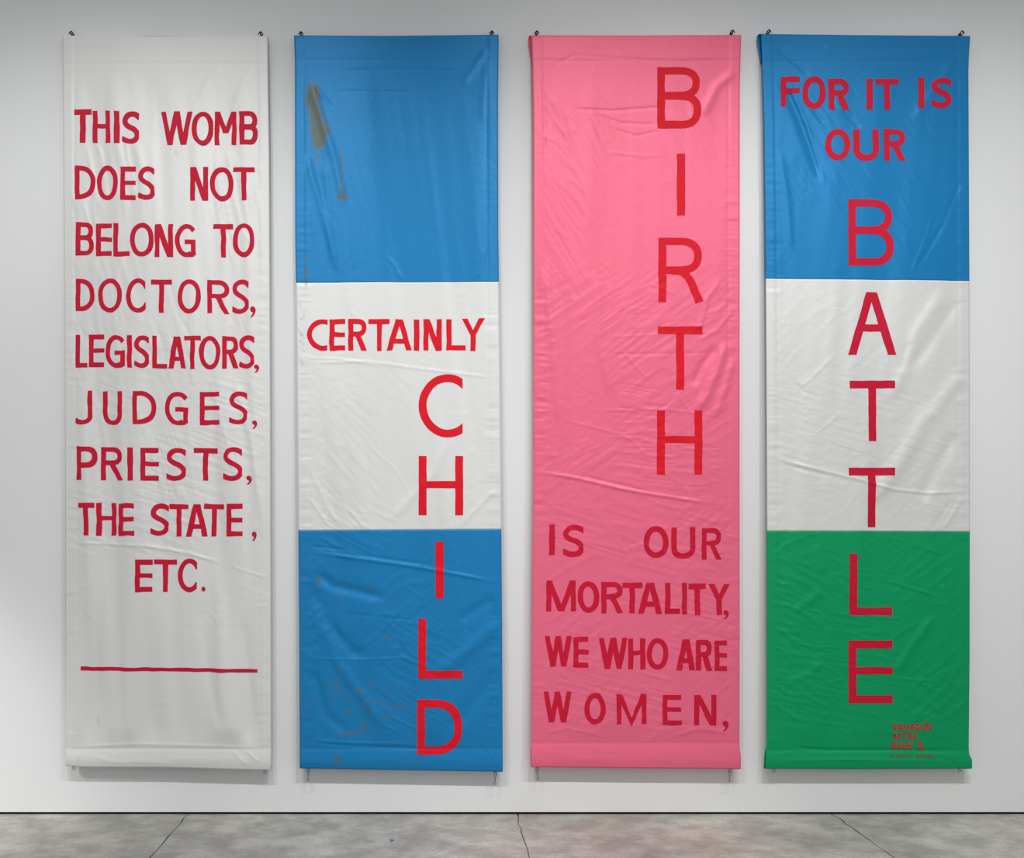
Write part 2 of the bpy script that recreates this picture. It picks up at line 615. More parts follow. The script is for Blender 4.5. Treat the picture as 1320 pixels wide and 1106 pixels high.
def glyph(ch, x0, y0, x1, y1, w, opt=None):
    opt = opt or {}
    W, H = x1 - x0, y1 - y0
    cx, cy = (x0 + x1) / 2, (y0 + y1) / 2
    h = w * (0.96 if ch in 'WM' else 1.1)
    if ch == 'I':
        return rect(x0, y0, x1, y1)
    if ch == 'L':
        return rect(x0, y0, x0 + w, y1) + rect(x0, y1 - w, x1, y1)
    if ch == 'T':
        return rect(x0, y0, x1, y0 + w) + rect(cx - w / 2, y0, cx + w / 2, y1)
    if ch == 'H':
        m_ = opt.get('m', 0.47)
        return rect(x0, y0, x0 + w, y1) + rect(x1 - w, y0, x1, y1) + rect(x0, y0 + H * m_ - w * .45, x1, y0 + H * m_ + w * .45)
    if ch == 'E':
        m_ = opt.get('m', 0.49)
        return rect(x0, y0, x0 + w, y1) + rect(x0, y0, x1, y0 + w) + rect(x0, y1 - w, x1, y1) + rect(x0, y0 + H * m_ - w * .46, x1, y0 + H * m_ + w * .46)
    if ch == 'F':
        return rect(x0, y0, x0 + w, y1) + rect(x0, y0, x1, y0 + w) + rect(x0, cy - w * .7, x1, cy + w * .3)
    if ch == 'O':
        return arc(cx, cy, W / 2, H / 2, w, 0, 360, 32, pw=0.95)
    if ch == 'C':
        rx = W * opt.get('r', 0.62)
        return clip_x(arc(x0 + rx, cy, rx, H / 2, w, 30, 330, 34), x1)
    if ch == 'G':
        rx = W * 0.56
        top = clip_x(arc(x0 + rx, cy, rx, H / 2, w, 60, 318, 32), x1 - W * 0.02)
        ym = y0 + H * 0.47
        return top + rect(x1 - w, ym, x1, y1 - H * 0.06) + rect(x0 + W * 0.46, ym, x1, ym + w * 0.95) + \
            stroke(bez([(x1 - w * .5, y1 - H * .10), (x1 - W * .22, y1 - w * .55), (x0 + rx, y1 - w / 2)]), w)
    if ch == 'D':
        return rect(x0, y0, x0 + w, y1) + bowl(x0, y0, x1, y1, w, W * opt.get('r', 0.78))
    if ch == 'B':
        ym = y0 + H * 0.47
        xr = x1 - W * 0.03
        return rect(x0, y0, x0 + w, y1) + bowl(x0, y0, xr, ym + w * 0.4, w * .95, W * 0.45) + bowl(x0, ym - w * 0.5, x1, y1, w * .98, W * 0.46)
    if ch == 'P':
        return rect(x0, y0, x0 + w, y1) + bowl(x0, y0, x1, y0 + H * 0.63, w, W * 0.5)
    if ch == 'R':
        ym = y0 + H * opt.get('m', 0.55)
        if opt.get('curve'):
            lg = stroke(bez([(x0 + W * .3, ym - w * .45), (x0 + W * .55, ym - w * .2), (x0 + W * .72, y0 + H * .68),
                             (x0 + W * .83, y0 + H * .86), (x1 - w * .5, y1 + w * .02)]), w)
        else:
            lg = leg(x0 + W * .32, x0 + W * .32 + h, ym - w * .6, x1 - h * 1.05, x1, y1)
        return rect(x0, y0, x0 + w, y1) + bowl(x0, y0, x1 - W * 0.03, ym, w * .95, W * 0.48) + lg
    if ch == 'S':
        a, b, c, d_ = x0 + w / 2, y0 + w / 2, W - w, H - w
        pts = [(1.20, .15), (.93, .045), (.58, 0), (.24, .045), (.03, .18), (.06, .33), (.32, .44), (.66, .53), (.93, .66),
               (.98, .82), (.78, .95), (.46, 1), (.14, .975), (-.22, .885)]
        st = stroke(bez([(a + c * q[0], b + d_ * q[1]) for q in pts], 5), w)
        return clip_x(clip_x(st, x1 - W * .05), x0 + W * .01, 'more')
    if ch == 'U':
        ry = min(H * .38, W * .62)
        return rect(x0, y0, x0 + w, y1 - ry + .1) + rect(x1 - w, y0, x1, y1 - ry + .1) + arc(cx, y1 - ry, W / 2, ry, w, 0, 180, 20, pw=0.9)
    if ch == 'J':
        ry = H * .24
        rx = W * .62
        return rect(x1 - w, y0, x1, y1 - ry + .1) + clip_x(arc(x1 - rx, y1 - ry, rx, ry, w, 0, 150, 20), x0, 'more')
    if ch == 'A':
        t = h * 1.32
        mb = opt.get('m', 0.70)

        def xl(y):
            f_ = (y - y0) / H
            return (cx - t / 2 + h * .5) * (1 - f_) + (x0 + h * .5) * f_

        def xr(y):
            f_ = (y - y0) / H
            return (cx + t / 2 - h * .5) * (1 - f_) + (x1 - h * .5) * f_
        yb0, yb1 = y0 + H * mb - w * .5, y0 + H * mb + w * .42
        return (leg(cx - t / 2, cx - t / 2 + h, y0, x0, x0 + h, y1) + leg(cx + t / 2 - h, cx + t / 2, y0, x1 - h, x1, y1)
                + [[(xl(yb0), yb0), (xr(yb0), yb0), (xr(yb1), yb1), (xl(yb1), yb1)]] + rect(cx - t / 2, y0, cx + t / 2, y0 + w * .5))
    if ch == 'W':
        b1, b2 = x0 + W * .29, x0 + W * .71
        q = h * .55
        return (leg(x0, x0 + h, y0, b1 - q, b1 + q, y1) + leg(cx - q, cx + q, y0, b1 - q, b1 + q, y1)
                + leg(cx - q, cx + q, y0, b2 - q, b2 + q, y1) + leg(x1 - h, x1, y0, b2 - q, b2 + q, y1))
    if ch == 'M' and opt.get('pt'):
        yv = y0 + H * opt['pt']
        yi = yv - h * 1.75
        return (rect(x0, y0, x0 + w * .95, y1) + rect(x1 - w * .95, y0, x1, y1)
                + [[(x0, y0), (x0 + h * 1.15, y0), (cx, yi), (cx, yv)], [(x1 - h * 1.15, y0), (x1, y0), (cx, yv), (cx, yi)]])
    if ch == 'M':
        yv = y0 + H * opt.get('v', 0.64)
        q = h * opt.get('q', .55)
        return (rect(x0, y0, x0 + w * .95, y1) + rect(x1 - w * .95, y0, x1, y1)
                + leg(x0, x0 + h * 1.1, y0, cx - q, cx + q, yv) + leg(x1 - h * 1.1, x1, y0, cx - q, cx + q, yv))
    if ch == 'N':
        return rect(x0, y0, x0 + w, y1) + rect(x1 - w, y0, x1, y1) + leg(x0, x0 + h * 1.1, y0, x1 - h * 1.1, x1, y1)
    if ch == 'Y':
        ym = y0 + H * .52
        return (leg(x0, x0 + h, y0, cx - w / 2, cx + w / 2, ym) + leg(x1 - h, x1, y0, cx - w / 2, cx + w / 2, ym)
                + rect(cx - w / 2, ym, cx + w / 2, y1))
    if ch == 'Z':
        return rect(x0, y0, x1, y0 + w) + rect(x0, y1 - w, x1, y1) + leg(x1 - h, x1, y0, x0, x0 + h, y1)
    if ch == 'K':
        return rect(x0, y0, x0 + w, y1) + leg(x1 - h, x1, y0, x0 + w * .6, x0 + w * .6 + h, cy + H * .1) + leg(x0 + w, x0 + w + h, cy - H * .1, x1 - h, x1, y1)
    if ch == 'II':
        return rect(x0, y0, x1, y0 + w * .7) + rect(x0, y1 - w * .7, x1, y1) + rect(x0 + W * .18, y0, x0 + W * .18 + w, y1) + rect(x1 - W * .18 - w, y0, x1 - W * .18, y1)
    if ch == ',':
        pts = [(.05, .22), (.2, .06), (.5, 0), (.82, .08), (1, .3), (.97, .52), (.8, .74), (.5, .93), (.28, 1), (.12, .93), (.42, .74), (.55, .53), (.3, .5), (.1, .38)]
        P = [(x0 + W * a, y0 + H * b) for a, b in pts]
        return [[P[0], P[1], P[2], P[3], P[4], P[5], P[11], P[12], P[13]], [P[5], P[6], P[10], P[11]], [P[6], P[7], P[8], P[9], P[10]]]
    if ch == '.':
        return [[(cx + W / 2 * math.cos(a), cy + H / 2 * math.sin(a)) for a in np.linspace(0, 2 * math.pi, 14, endpoint=False)]]
    if ch == '/':
        return leg(x1 - w, x1, y0, x0, x0 + w, y1)
    raise ValueError(ch)


def make_letter(name, polys, cloth, mat, parent, cell=2.2, lift=0.0008, seed=0, jit=0.35, label=None):
    vs, fs = [], []
    for P in polys:
        # consistent orientation, drop degenerate
        ar = sum(P[i][0] * P[(i + 1) % len(P)][1] - P[(i + 1) % len(P)][0] * P[i][1] for i in range(len(P)))
        if abs(ar) < 1e-4:
            continue
        P = list(P) if ar > 0 else list(P)[::-1]
        Q = []
        for i in range(len(P)):
            p_, q_ = P[i], P[(i + 1) % len(P)]
            m_ = max(1, int(math.hypot(q_[0] - p_[0], q_[1] - p_[1]) / cell))
            for k in range(m_):
                Q.append((p_[0] + (q_[0] - p_[0]) * k / m_, p_[1] + (q_[1] - p_[1]) * k / m_))
        b = len(vs)
        vs += [Vector((float(q[0]), float(q[1]))) for q in Q]
        fs.append(list(range(b, b + len(Q))))
    xs = [v.x for v in vs]; ys_ = [v.y for v in vs]
    for gx in np.arange(min(xs) + cell * .37, max(xs), cell):
        for gy in np.arange(min(ys_) + cell * .41, max(ys_), cell):
            vs.append(Vector((float(gx), float(gy))))
    ov, oe, of, _, _, orig = delaunay_2d_cdt(vs, [], fs, 0, 1e-4)
    keep = [t for t, q in zip(of, orig) if len(q) > 0]
    used = sorted({i for t in keep for i in t})
    mp = {i: k for k, i in enumerate(used)}
    X = np.array([ov[i].x for i in used]); Y = np.array([ov[i].y for i in used])
    tris = []
    for t in keep:
        a, b, c = [mp[i] for i in t]
        ar = (X[b] - X[a]) * (Y[c] - Y[a]) - (X[c] - X[a]) * (Y[b] - Y[a])
        tris.append((a, c, b) if ar > 0 else (a, b, c))   # counter-clockwise seen from the front
    X2 = X + jit * 2 * (vnoise(X / 11.0, Y / 11.0, 300 + seed) - 0.5) * 1.6
    Y2 = Y + jit * 2 * (vnoise(X / 11.0, Y / 11.0, 700 + seed) - 0.5) * 1.6
    d = np.max([cloth.depth(X2 + a, Y2 + b_) for a, b_ in ((0, 0), (1.1, 0), (-1.1, 0), (0, 1.1), (0, -1.1))], axis=0)
    n = len(X2)
    front = np.stack([wx(X2), -(d + lift), wz(Y2)], -1)
    back = np.stack([wx(X2), -(d + 0.0001), wz(Y2)], -1)
    cnt = {}
    for t in tris:
        for i in range(3):
            e = (t[i], t[(i + 1) % 3])
            cnt.setdefault((min(e), max(e)), []).append(e)
    bd = [q[0] for q in cnt.values() if len(q) == 1]
    bv = sorted({i for e in bd for i in e})
    nb = len(bv)
    rf = {i: n + k for k, i in enumerate(bv)}
    rm = {i: n + nb + k for k, i in enumerate(bv)}
    faces = list(tris) + [(rf[e[1]], rf[e[0]], rm[e[0]], rm[e[1]]) for e in bd]
    Vv = np.concatenate([front, front[bv], back[bv]])
    o = link_mesh(name, Vv, faces, mat, parent)
    sm = [True] * len(tris) + [False] * len(bd)
    o.data.polygons.foreach_set('use_smooth', sm)
    if label:
        o['label'] = label
    return o


SEED = [0]


def letters(region, rows, cloth, mat, parent, w, cell=2.2, jit=0.35):
    ox, oy, sc = region
    for r in rows:
        ch, a, b, c, d_ = r[:5]
        ww = w
        opt = {}
        for q in r[5:]:
            if isinstance(q, dict):
                opt = q
            else:
                ww = q
        P = glyph(ch, a / sc + ox, b / sc + oy, c / sc + ox, d_ / sc + oy, ww / sc, opt)
        SEED[0] += 1
        name = {',': 'comma', '.': 'full_stop', '/': 'accent'}.get(ch, 'letter')
        make_letter(name, P, cloth, mat, parent, cell, seed=SEED[0], jit=jit)


# ------------------------------------------------------------------ hardware
def arc_pts(c, r, a0, a1, n, plane='xz'):
    out = []
    for i in range(n + 1):
        a = math.radians(a0 + (a1 - a0) * i / n)
        q = (r * math.cos(a), r * math.sin(a))
        out.append((c[0] + q[0], c[1], c[2] + q[1]) if plane == 'xz' else (c[0], c[1] + q[0], c[2] + q[1]))
    return out


def screw_eye(parent, x, y, z, up, mat, r=0.0075):
    s = 1 if up else -1
    V, F = [], []
    cz = z + s * (r + 0.003)
    add_tube(V, F, arc_pts((x, y, cz), r, 0, 360, 20)[:-1], 0.0016, 8, closed=True)
    add_tube(V, F, [(x, y, z - s * 0.012), (x, y, cz - s * r)], 0.0017, 8)
    return link_mesh('screw_eye', V, F, mat, parent), cz


def wire_hook(parent, x, y, z, mat, lean=0.0, length=0.05):
    """a little wire clasp dangling from a screw eye"""
    V, F = [], []
    add_tube(V, F, arc_pts((x, y, z), 0.0065, 250, -70, 14), 0.0013, 7)
    pts = [(x + 0.0022, y, z - 0.006), (x + 0.003 + lean * .3, y - 0.002, z - length * .4), (x - 0.002 + lean * .6, y - 0.001, z - length * .62),
           (x + 0.001 + lean, y, z - length * .86)]
    add_tube(V, F, pts, 0.0016, 8)
    add_tube(V, F, [(x - 0.0022, y, z - 0.006), (x - 0.004 + lean * .3, y + .002, z - length * .35), (x + 0.002 + lean * .6, y + .001, z - length * .6)], 0.0012, 8)
    add_tube(V, F, arc_pts((x + lean, y, z - length), 0.0055, 60, -250, 14), 0.0014, 7)
    return link_mesh('wire_hook', V, F, mat, parent)


def wall_hook(px, py, label):
    """black screw hook in the wall, curling up in front of the rod's eye"""
    k = (D - 0.024) / D
    x = (px - VX) / S * k
    z = EYE + ((FLOOR - py) / S - EYE) * k
    o = bpy.data.objects.new('wall_hook', None)
    C.objects.link(o)
    o.location = (x, 0, z)
    o['label'] = label
    o['category'] = 'hook'
    o['group'] = 'black hooks carrying the banners'
    V, F = [], []
    add_tube(V, F, [(x, 0.001, z - 0.006), (x, -0.003, z - 0.006)], [0.0075, 0.007], 14)
    link_mesh('base_plate', V, F, M['black'], o)
    V, F = [], []
    pts = [(x, -0.002, z - 0.006), (x, -0.012, z - 0.006)] + \
        [(x, -0.0225 + 0.0105 * math.cos(a), z - 0.006 - 0.009 * math.sin(a)) for a in np.linspace(0.3, math.pi, 8)] + [(x, -0.0335, z - 0.002), (x, -0.0325, z + 0.001)]
    add_tube(V, F, pts, 0.0022, 9)
    link_mesh('hook_arm', V, F, M['black'], o)
    # wire loop tying the eye to the hook (dark, peaked)
    V, F = [], []
    add_tube(V, F, [(x - 0.0115, -0.026, z - 0.010), (x - 0.005, -0.027, z - 0.001), (x, -0.028, z + 0.003), (x + 0.005, -0.027, z - 0.001), (x + 0.012, -0.026, z - 0.010)],
             [0.0022, 0.0028, 0.0032, 0.0028, 0.0022], 9)
    link_mesh('wire_loop', V, F, M['black'], o)
    return o


def banner_root(label, px):
    o = bpy.data.objects.new('banner', None)
    C.objects.link(o)
    o.location = ((px - VX) / S * KP, -0.05, float(wz(990)))
    o['label'] = label
    o['category'] = 'banner'
    o['group'] = 'four tall cloth banners on the wall'
    return o


def rods_and_eyes(root, cl, top_eyes, bot_eyes, wires):
    for (yy, inset, dep) in ((float(cl.topy(cl.L(50.0)))+ 3.2, 3, 0.037 - 0.0112), (None, -0.4, None)):
        xa, xb = float(cl.L(60.0)), float(cl.R(60.0))
        if yy is None:
            xa, xb = float(cl.L(985.0)) - inset, float(cl.R(985.0)) + inset
            ya, yb = float(cl.boty(xa)) - 3.2, float(cl.boty(xb)) - 3.2
            dep = 0.061 - 0.0115
        else:
            ya, yb = float(cl.topy(xa)) + 3.2, float(cl.topy(xb)) + 3.2
        V, F = [], []
        add_tube(V, F, [(float(wx(xa + inset * (dep < .04))), -dep, float(wz(ya))), (float(wx(xb - inset * (dep < .04))), -dep, float(wz(yb)))], 0.0088, 14)
        link_mesh('rod', V, F, M['dowel'], root)
    for px in top_eyes:
        screw_eye(root, float(wx(px)), -(0.037 - 0.0112), float(wz(cl.topy(px))) - 0.001, True, M['black'], 0.0055)
    for i, px in enumerate(bot_eyes):
        z = float(wz(cl.boty(px)))
        e, cz = screw_eye(root, float(wx(px)), -(0.061 - 0.0115), z + 0.001, False, M['steel'])
        if wires:
            wire_hook(root, float(wx(px)), -(0.061 - 0.0115), cz - 0.007, M['steel'], wires[i][0], wires[i][1])


# ------------------------------------------------------------------ banner: all white
b1 = banner_root('all-white banner with nine lines of red words starting THIS WOMB', 216)
cl1 = Cloth([(40, 80), (300, 82), (500, 84), (700, 85.3), (995, 86)], [(40, 345), (60, 345), (200, 347), (500, 348.5), (995, 350)],
            [(78, 43.5), (200, 45), (346, 44)], [(84, 986.5), (110, 988.5), (220, 989), (300, 991.5), (352, 992.5)], 11,
            [([(92, 699), (190, 704), (245, 713), (294, 730)], 2.2, 0.0022), ([(296, 729), (348, 746)], 2.4, 0.0014),
             ([(207, 700), (234, 714), (290, 723)], 1.8, 0.0010),
             ([(82, 963), (180, 958), (300, 962), (350, 964)], 3, 0.0016),
             ([(103, 968), (99, 982), (96, 987)], 3, 0.0012), ([(318, 966), (335, 982)], 3, 0.0018), ([(300, 966), (318, 985)], 4, 0.0014),
             ([(110, 968), (140, 980), (230, 982)], 4, 0.0010),
             ([(300, 480), (322, 560), (335, 640), (343, 700)], 5, 0.0020), ([(215, 350), (232, 410), (250, 440)], 3, -0.0010),
             ([(160, 480), (190, 560), (215, 660)], 4, 0.0012), ([(120, 500), (140, 590), (150, 640)], 4, 0.0011),
             ([(268, 480), (290, 560), (305, 620)], 4, 0.0012), ([(230, 500), (255, 600), (262, 660)], 4, 0.001),
             ([(120, 650), (128, 780), (124, 950)], 7, -0.0022), ([(182, 720), (186, 820), (196, 950)], 8, -0.0018),
             ([(255, 760), (266, 850), (290, 950)], 7, -0.0016), ([(312, 790), (320, 870), (332, 950)], 6, -0.0016),
             ([(106, 780), (122, 800)], 1.6, 0.0012), ([(270, 785), (284, 808)], 1.8, 0.0012),
             ([(255, 130), (270, 100), (286, 82)], 5, 0.0005), ([(296, 150), (310, 115), (326, 82)], 5, 0.0006), ([(225, 200), (250, 180)], 4, 0.001)],
            [(72, 9, 60, 0.0012, 400, 700), (20, 10, 45, 0.0008, 440, 760), (80, 12, 80, 0.0012, 150, 420)], (81, 964), 1.0, 0.0080, softdir=-0.05)


def st1(x, y):
    s = 0.35 * np.exp(-(((x - 128) / 1.5) ** 2 + ((y - 930) / 6.0) ** 2))
    return s


build_sheet('cloth_sheet', cl1, None, None, M['white'], b1, st1)
RA, RB, RC = (80, 120, 4.807), (80, 350, 4.889), (80, 560, 4.889)
letters(RA, [('T', 72, 97, 180, 305, 34), ('H', 188, 106, 297, 308), ('I', 320, 108, 355, 312), ('S', 370, 112, 482, 315, 32), ('W', 610, 112, 808, 321, 31),
             ('O', 803, 112, 938, 325, 32), ('M', 943, 112, 1080, 320, 31), ('B', 1098, 111, 1212, 318, 32),
             ('D', 78, 447, 205, 657), ('O', 215, 447, 347, 664), ('E', 362, 456, 460, 663), ('S', 473, 455, 580, 665), ('N', 795, 460, 907, 668), ('O', 917, 455, 1062, 668), ('T', 1060, 457, 1192, 663),
             ('B', 85, 800, 195, 1006), ('E', 210, 808, 310, 1012), ('L', 320, 808, 420, 1014), ('O', 423, 807, 570, 1018), ('N', 578, 815, 690, 1020),
             ('G', 703, 812, 832, 1020), ('T', 938, 811, 1060, 1017), ('O', 1057, 805, 1192, 1016)], cl1, M['crimson'], b1, 30)
letters(RB, [('D', 87, 45, 205, 250), ('O', 229, 47, 380, 260), ('C', 407, 47, 530, 265), ('T', 564, 53, 695, 265, 31), ('O', 733, 53, 878, 268), ('R', 918, 57, 1055, 265),
             ('S', 1070, 50, 1182, 265), (',', 1182, 222, 1222, 292),
             ('L', 85, 400, 160, 606), ('E', 170, 400, 268, 602), ('G', 276, 402, 402, 608), ('I', 415, 403, 445, 608), ('S', 459, 405, 558, 610), ('L', 572, 408, 667, 613),
             ('A', 673, 412, 785, 613), ('T', 773, 410, 878, 618), ('O', 867, 407, 1000, 617), ('R', 1010, 407, 1112, 612), ('S', 1117, 402, 1217, 612), (',', 1210, 585, 1245, 638),
             ('J', 90, 752, 193, 965), ('U', 258, 755, 383, 968), ('D', 450, 755, 593, 965), ('G', 650, 758, 797, 970), ('E', 870, 758, 993, 967), ('S', 1053, 755, 1175, 965), (',', 1197, 938, 1230, 995)],
        cl1, M['crimson'], b1, 29)
letters(RC, [('P', 97, 77, 223, 287), ('R', 245, 78, 387, 288), ('I', 416, 83, 452, 290), ('E', 500, 85, 610, 292), ('S', 660, 87, 787, 293), ('T', 830, 87, 978, 292), ('S', 1015, 80, 1142, 293), (',', 1160, 262, 1197, 320),
             ('T', 107, 430, 210, 637), ('H', 220, 432, 342, 637), ('E', 357, 434, 460, 638), ('S', 560, 436, 680, 640), ('T', 678, 440, 797, 643), ('A', 782, 438, 918, 643), ('T', 893, 438, 1020, 642),
             ('E', 1038, 438, 1140, 642), (',', 1197, 613, 1230, 670),
             ('E', 467, 788, 575, 992), ('T', 583, 788, 723, 992), ('C', 733, 782, 852, 995), ('.', 880, 960, 905, 990)], cl1, M['crimson'], b1, 31)
make_letter('underline', [[(105, 859), (180, 859.8), (180, 864.6), (105, 863.8)], [(180, 859.8), (260, 861), (260, 865.6), (180, 864.6)], [(260, 861), (332.4, 862.3), (332.4, 867), (260, 865.6)]],
            cl1, M['crimson'], b1, label='thin red bar')
rods_and_eyes(b1, cl1, (92, 336), (95.5, 342), None)

# ------------------------------------------------------------------ banner: blue, white, blue
b2 = banner_root('blue, white and blue banner with a brown stain, reading CERTAINLY CHILD', 513)
cl2 = Cloth([(40, 378.5), (80, 380), (300, 380.5), (400, 382), (600, 384), (800, 386), (995, 387)],
            [(40, 643), (130, 642), (300, 642.3), (400, 643.5), (600, 645.5), (800, 647), (995, 647.8)],
            [(377, 43.5), (500, 44), (645, 42.5)], [(386, 990), (500, 992), (649, 994.5)], 23,
            [([(388, 468), (470, 466), (560, 478), (645, 488)], 2.6, 0.0012), ([(388, 461), (440, 463), (500, 474)], 2, 0.001),
             ([(398, 711), (455, 719), (540, 731), (646, 751)], 3.0, 0.0034), ([(398, 704), (450, 709)], 2.4, -0.0018), ([(455, 713), (520, 723), (560, 728)], 2, -0.0015),
             ([(402, 735), (430, 755), (465, 763), (500, 772)], 7, -0.0034), ([(402, 750), (420, 800), (455, 840), (480, 846)], 8, -0.0034),
             ([(410, 770), (432, 850), (470, 900), (500, 945)], 8, 0.003), ([(402, 860), (420, 920), (450, 945)], 7, -0.0026),
             ([(400, 848), (460, 850), (520, 847), (560, 862)], 2.2, 0.0014), ([(440, 790), (540, 800)], 2.2, -0.001),
             ([(490, 780), (520, 830), (545, 860)], 2.0, 0.0012), ([(520, 755), (545, 770)], 1.8, 0.001),
             ([(400, 957), (460, 961), (540, 964), (600, 962)], 2.6, -0.0022), ([(400, 953), (450, 957), (540, 958)], 2.4, 0.0018),
             ([(402, 985), (420, 970)], 2.5, 0.0014), ([(540, 965), (555, 985)], 2, 0.001), ([(620, 960), (635, 982)], 2, -0.0014),
             ([(646, 800), (600, 840), (560, 870)], 9, 0.003), ([(640, 770), (590, 800)], 7, -0.0018), ([(640, 860), (600, 920), (560, 950)], 10, -0.002),
             ([(398, 640), (425, 680)], 3, 0.002), ([(448, 655), (472, 682)], 1.8, 0.0014), ([(398, 600), (420, 650), (440, 681)], 4, 0.0016),
             ([(470, 570), (510, 605), (535, 650)], 1.8, 0.001), ([(640, 630), (610, 660), (590, 682)], 4, 0.0014), ([(580, 560), (560, 610), (500, 675)], 6, 0.0012),
             ([(398, 100), (432, 210), (445, 270)], 6, 0.0011), ([(405, 110), (430, 140)], 3, -0.0010), ([(418, 200), (430, 350)], 6, 0.0012), ([(392, 190), (420, 290), (440, 360)], 5, 0.0014),
             ([(492, 158), (520, 175)], 1.6, -0.0012), ([(630, 60), (595, 110)], 5, 0.0008), ([(628, 70), (622, 160)], 5, 0.0005),
             ([(430, 90), (520, 88), (600, 90)], 2, -0.0012), ([(430, 117), (540, 117)], 2, -0.001),
             ([(500, 330), (520, 362)], 3, 0.0012), ([(625, 320), (617, 360)], 3, 0.0014), ([(452, 400), (462, 410)], 2, 0.001)],
            [(30, 8, 40, 0.0011, 660, 960), (50, 9, 50, 0.0006, 480, 690), (-40, 9, 50, 0.0009, 700, 960), (75, 14, 90, 0.0003, 150, 360)], (76, 964), 1.2, 0.0034, softdir=-0.12)


def st2(x, y):
    n = vnoise(x / 7.0, y / 7.0, 91)
    n3 = vnoise(x / 2.5, y / 4.0, 92)

    def blob(cx, cy, rx, ry, k=2.0, ang=0.0):
        c_, s_ = math.cos(ang), math.sin(ang)
        X, Y = (x - cx) * c_ + (y - cy) * s_, -(x - cx) * s_ + (y - cy) * c_
        r = np.sqrt((X / rx) ** 2 + (Y / ry) ** 2)
        return 1 - sstep(0.5, 1.25, r + 0.22 * (n - 0.5))
    s = np.zeros(np.shape(x))
    for q in (blob(403, 125, 10.5, 21, ang=0.04), blob(407, 148, 10, 24, ang=-0.12), blob(412, 169, 14, 17), blob(411, 180, 9, 13)):
        s = np.maximum(s, q * (0.74 + 0.1 * n))
    s = np.maximum(s, 0.30 * blob(409, 195, 5, 18))
    s = np.maximum(s, 0.7 * blob(439.5, 207, 1.6, 17)); s = np.maximum(s, 0.45 * blob(440, 232, 1.8, 26)); s = np.maximum(s, 0.75 * blob(442, 254, 8, 4.5))
    s = np.maximum(s, 0.55 * blob(440, 248, 3.5, 9))
    hem = np.exp(-((x - 394.5) / 3.0) ** 2) * np.clip(n3 * 1.8 - 0.7, 0, 1) * (sstep(310, 350, y) * (1 - sstep(364, 372, y)))
    s = np.maximum(s, 0.8 * hem)
    hem2 = np.exp(-((x - 389) / 4.0) ** 2) * np.clip(n3 * 2.2 - 1.1, 0, 1) * (sstep(378, 392, y) * (1 - sstep(440, 500, y)))
    s = np.maximum(s, 0.6 * hem2)
    spots = np.clip(vnoise(x / 9.0, y / 7.0, 95) * 3.2 - 2.35, 0, 1) * np.clip(vnoise(x / 45.0, y / 45.0, 96) * 2.4 - 0.9, 0, 1) * sstep(735, 780, y) * (1 - sstep(500, 560, x))
    s = np.maximum(s, 0.55 * spots)
    for cx, cy, a, b in ((469, 936, 6, 6), (434, 880, 4, 4), (437, 863, 5, 2), (501, 822, 4, 4), (435, 978, 4, 9), (452, 945, 16, 3), (411, 750, 4, 8), (466, 891, 4, 3)):
        s = np.maximum(s, 0.42 * blob(cx, cy, a, b) * (0.5 + n3))
    return s


build_sheet('fabric_panel', cl2, None, (364.6, 363.4), M['blue'], b2, st2, 'stained blue upper panel')
build_sheet('fabric_panel', cl2, (364.6, 363.4), (683.8, 682.3), M['panel'], b2, st2, 'white middle panel')
build_sheet('fabric_panel', cl2, (683.8, 682.3), None, M['blue'], b2, st2, 'blue lower panel')
RD, RE, RF = (360, 280, 4.255), (360, 520, 4.255), (360, 770, 4.255)
letters(RD, [('C', 152, 560, 265, 732, {'r': 0.78}), ('E', 275, 560, 362, 732), ('R', 378, 560, 483, 733), ('T', 490, 561, 607, 733), ('A', 588, 560, 727, 733), ('I', 738, 560, 768, 733),
             ('N', 790, 560, 890, 733), ('L', 917, 560, 1022, 733), ('Y', 1000, 556, 1127, 733)], cl2, M['scarlet'], b2, 28)
letters((0, 0, 1), [('C', 539.8, 482.6, 596.2, 564, {'r': 0.66}), ('L', 539.0, 797.3, 596.2, 874, 10.3)], cl2, M['scarlet'], b2, 10, jit=0.2)
letters(RE, [('H', 765, 290, 1008, 613, {'m': 0.485}), ('I', 857, 758, 902, 1068)], cl2, M['scarlet'], b2, 43, jit=0.2)
letters(RF, [('D', 757, 557, 1003, 858, {'r': 0.6})], cl2, M['scarlet'], b2, 43, jit=0.2)
rods_and_eyes(b2, cl2, (388, 634), (397.5, 638.5), ((0.000, 0.040), (-0.003, 0.042)))

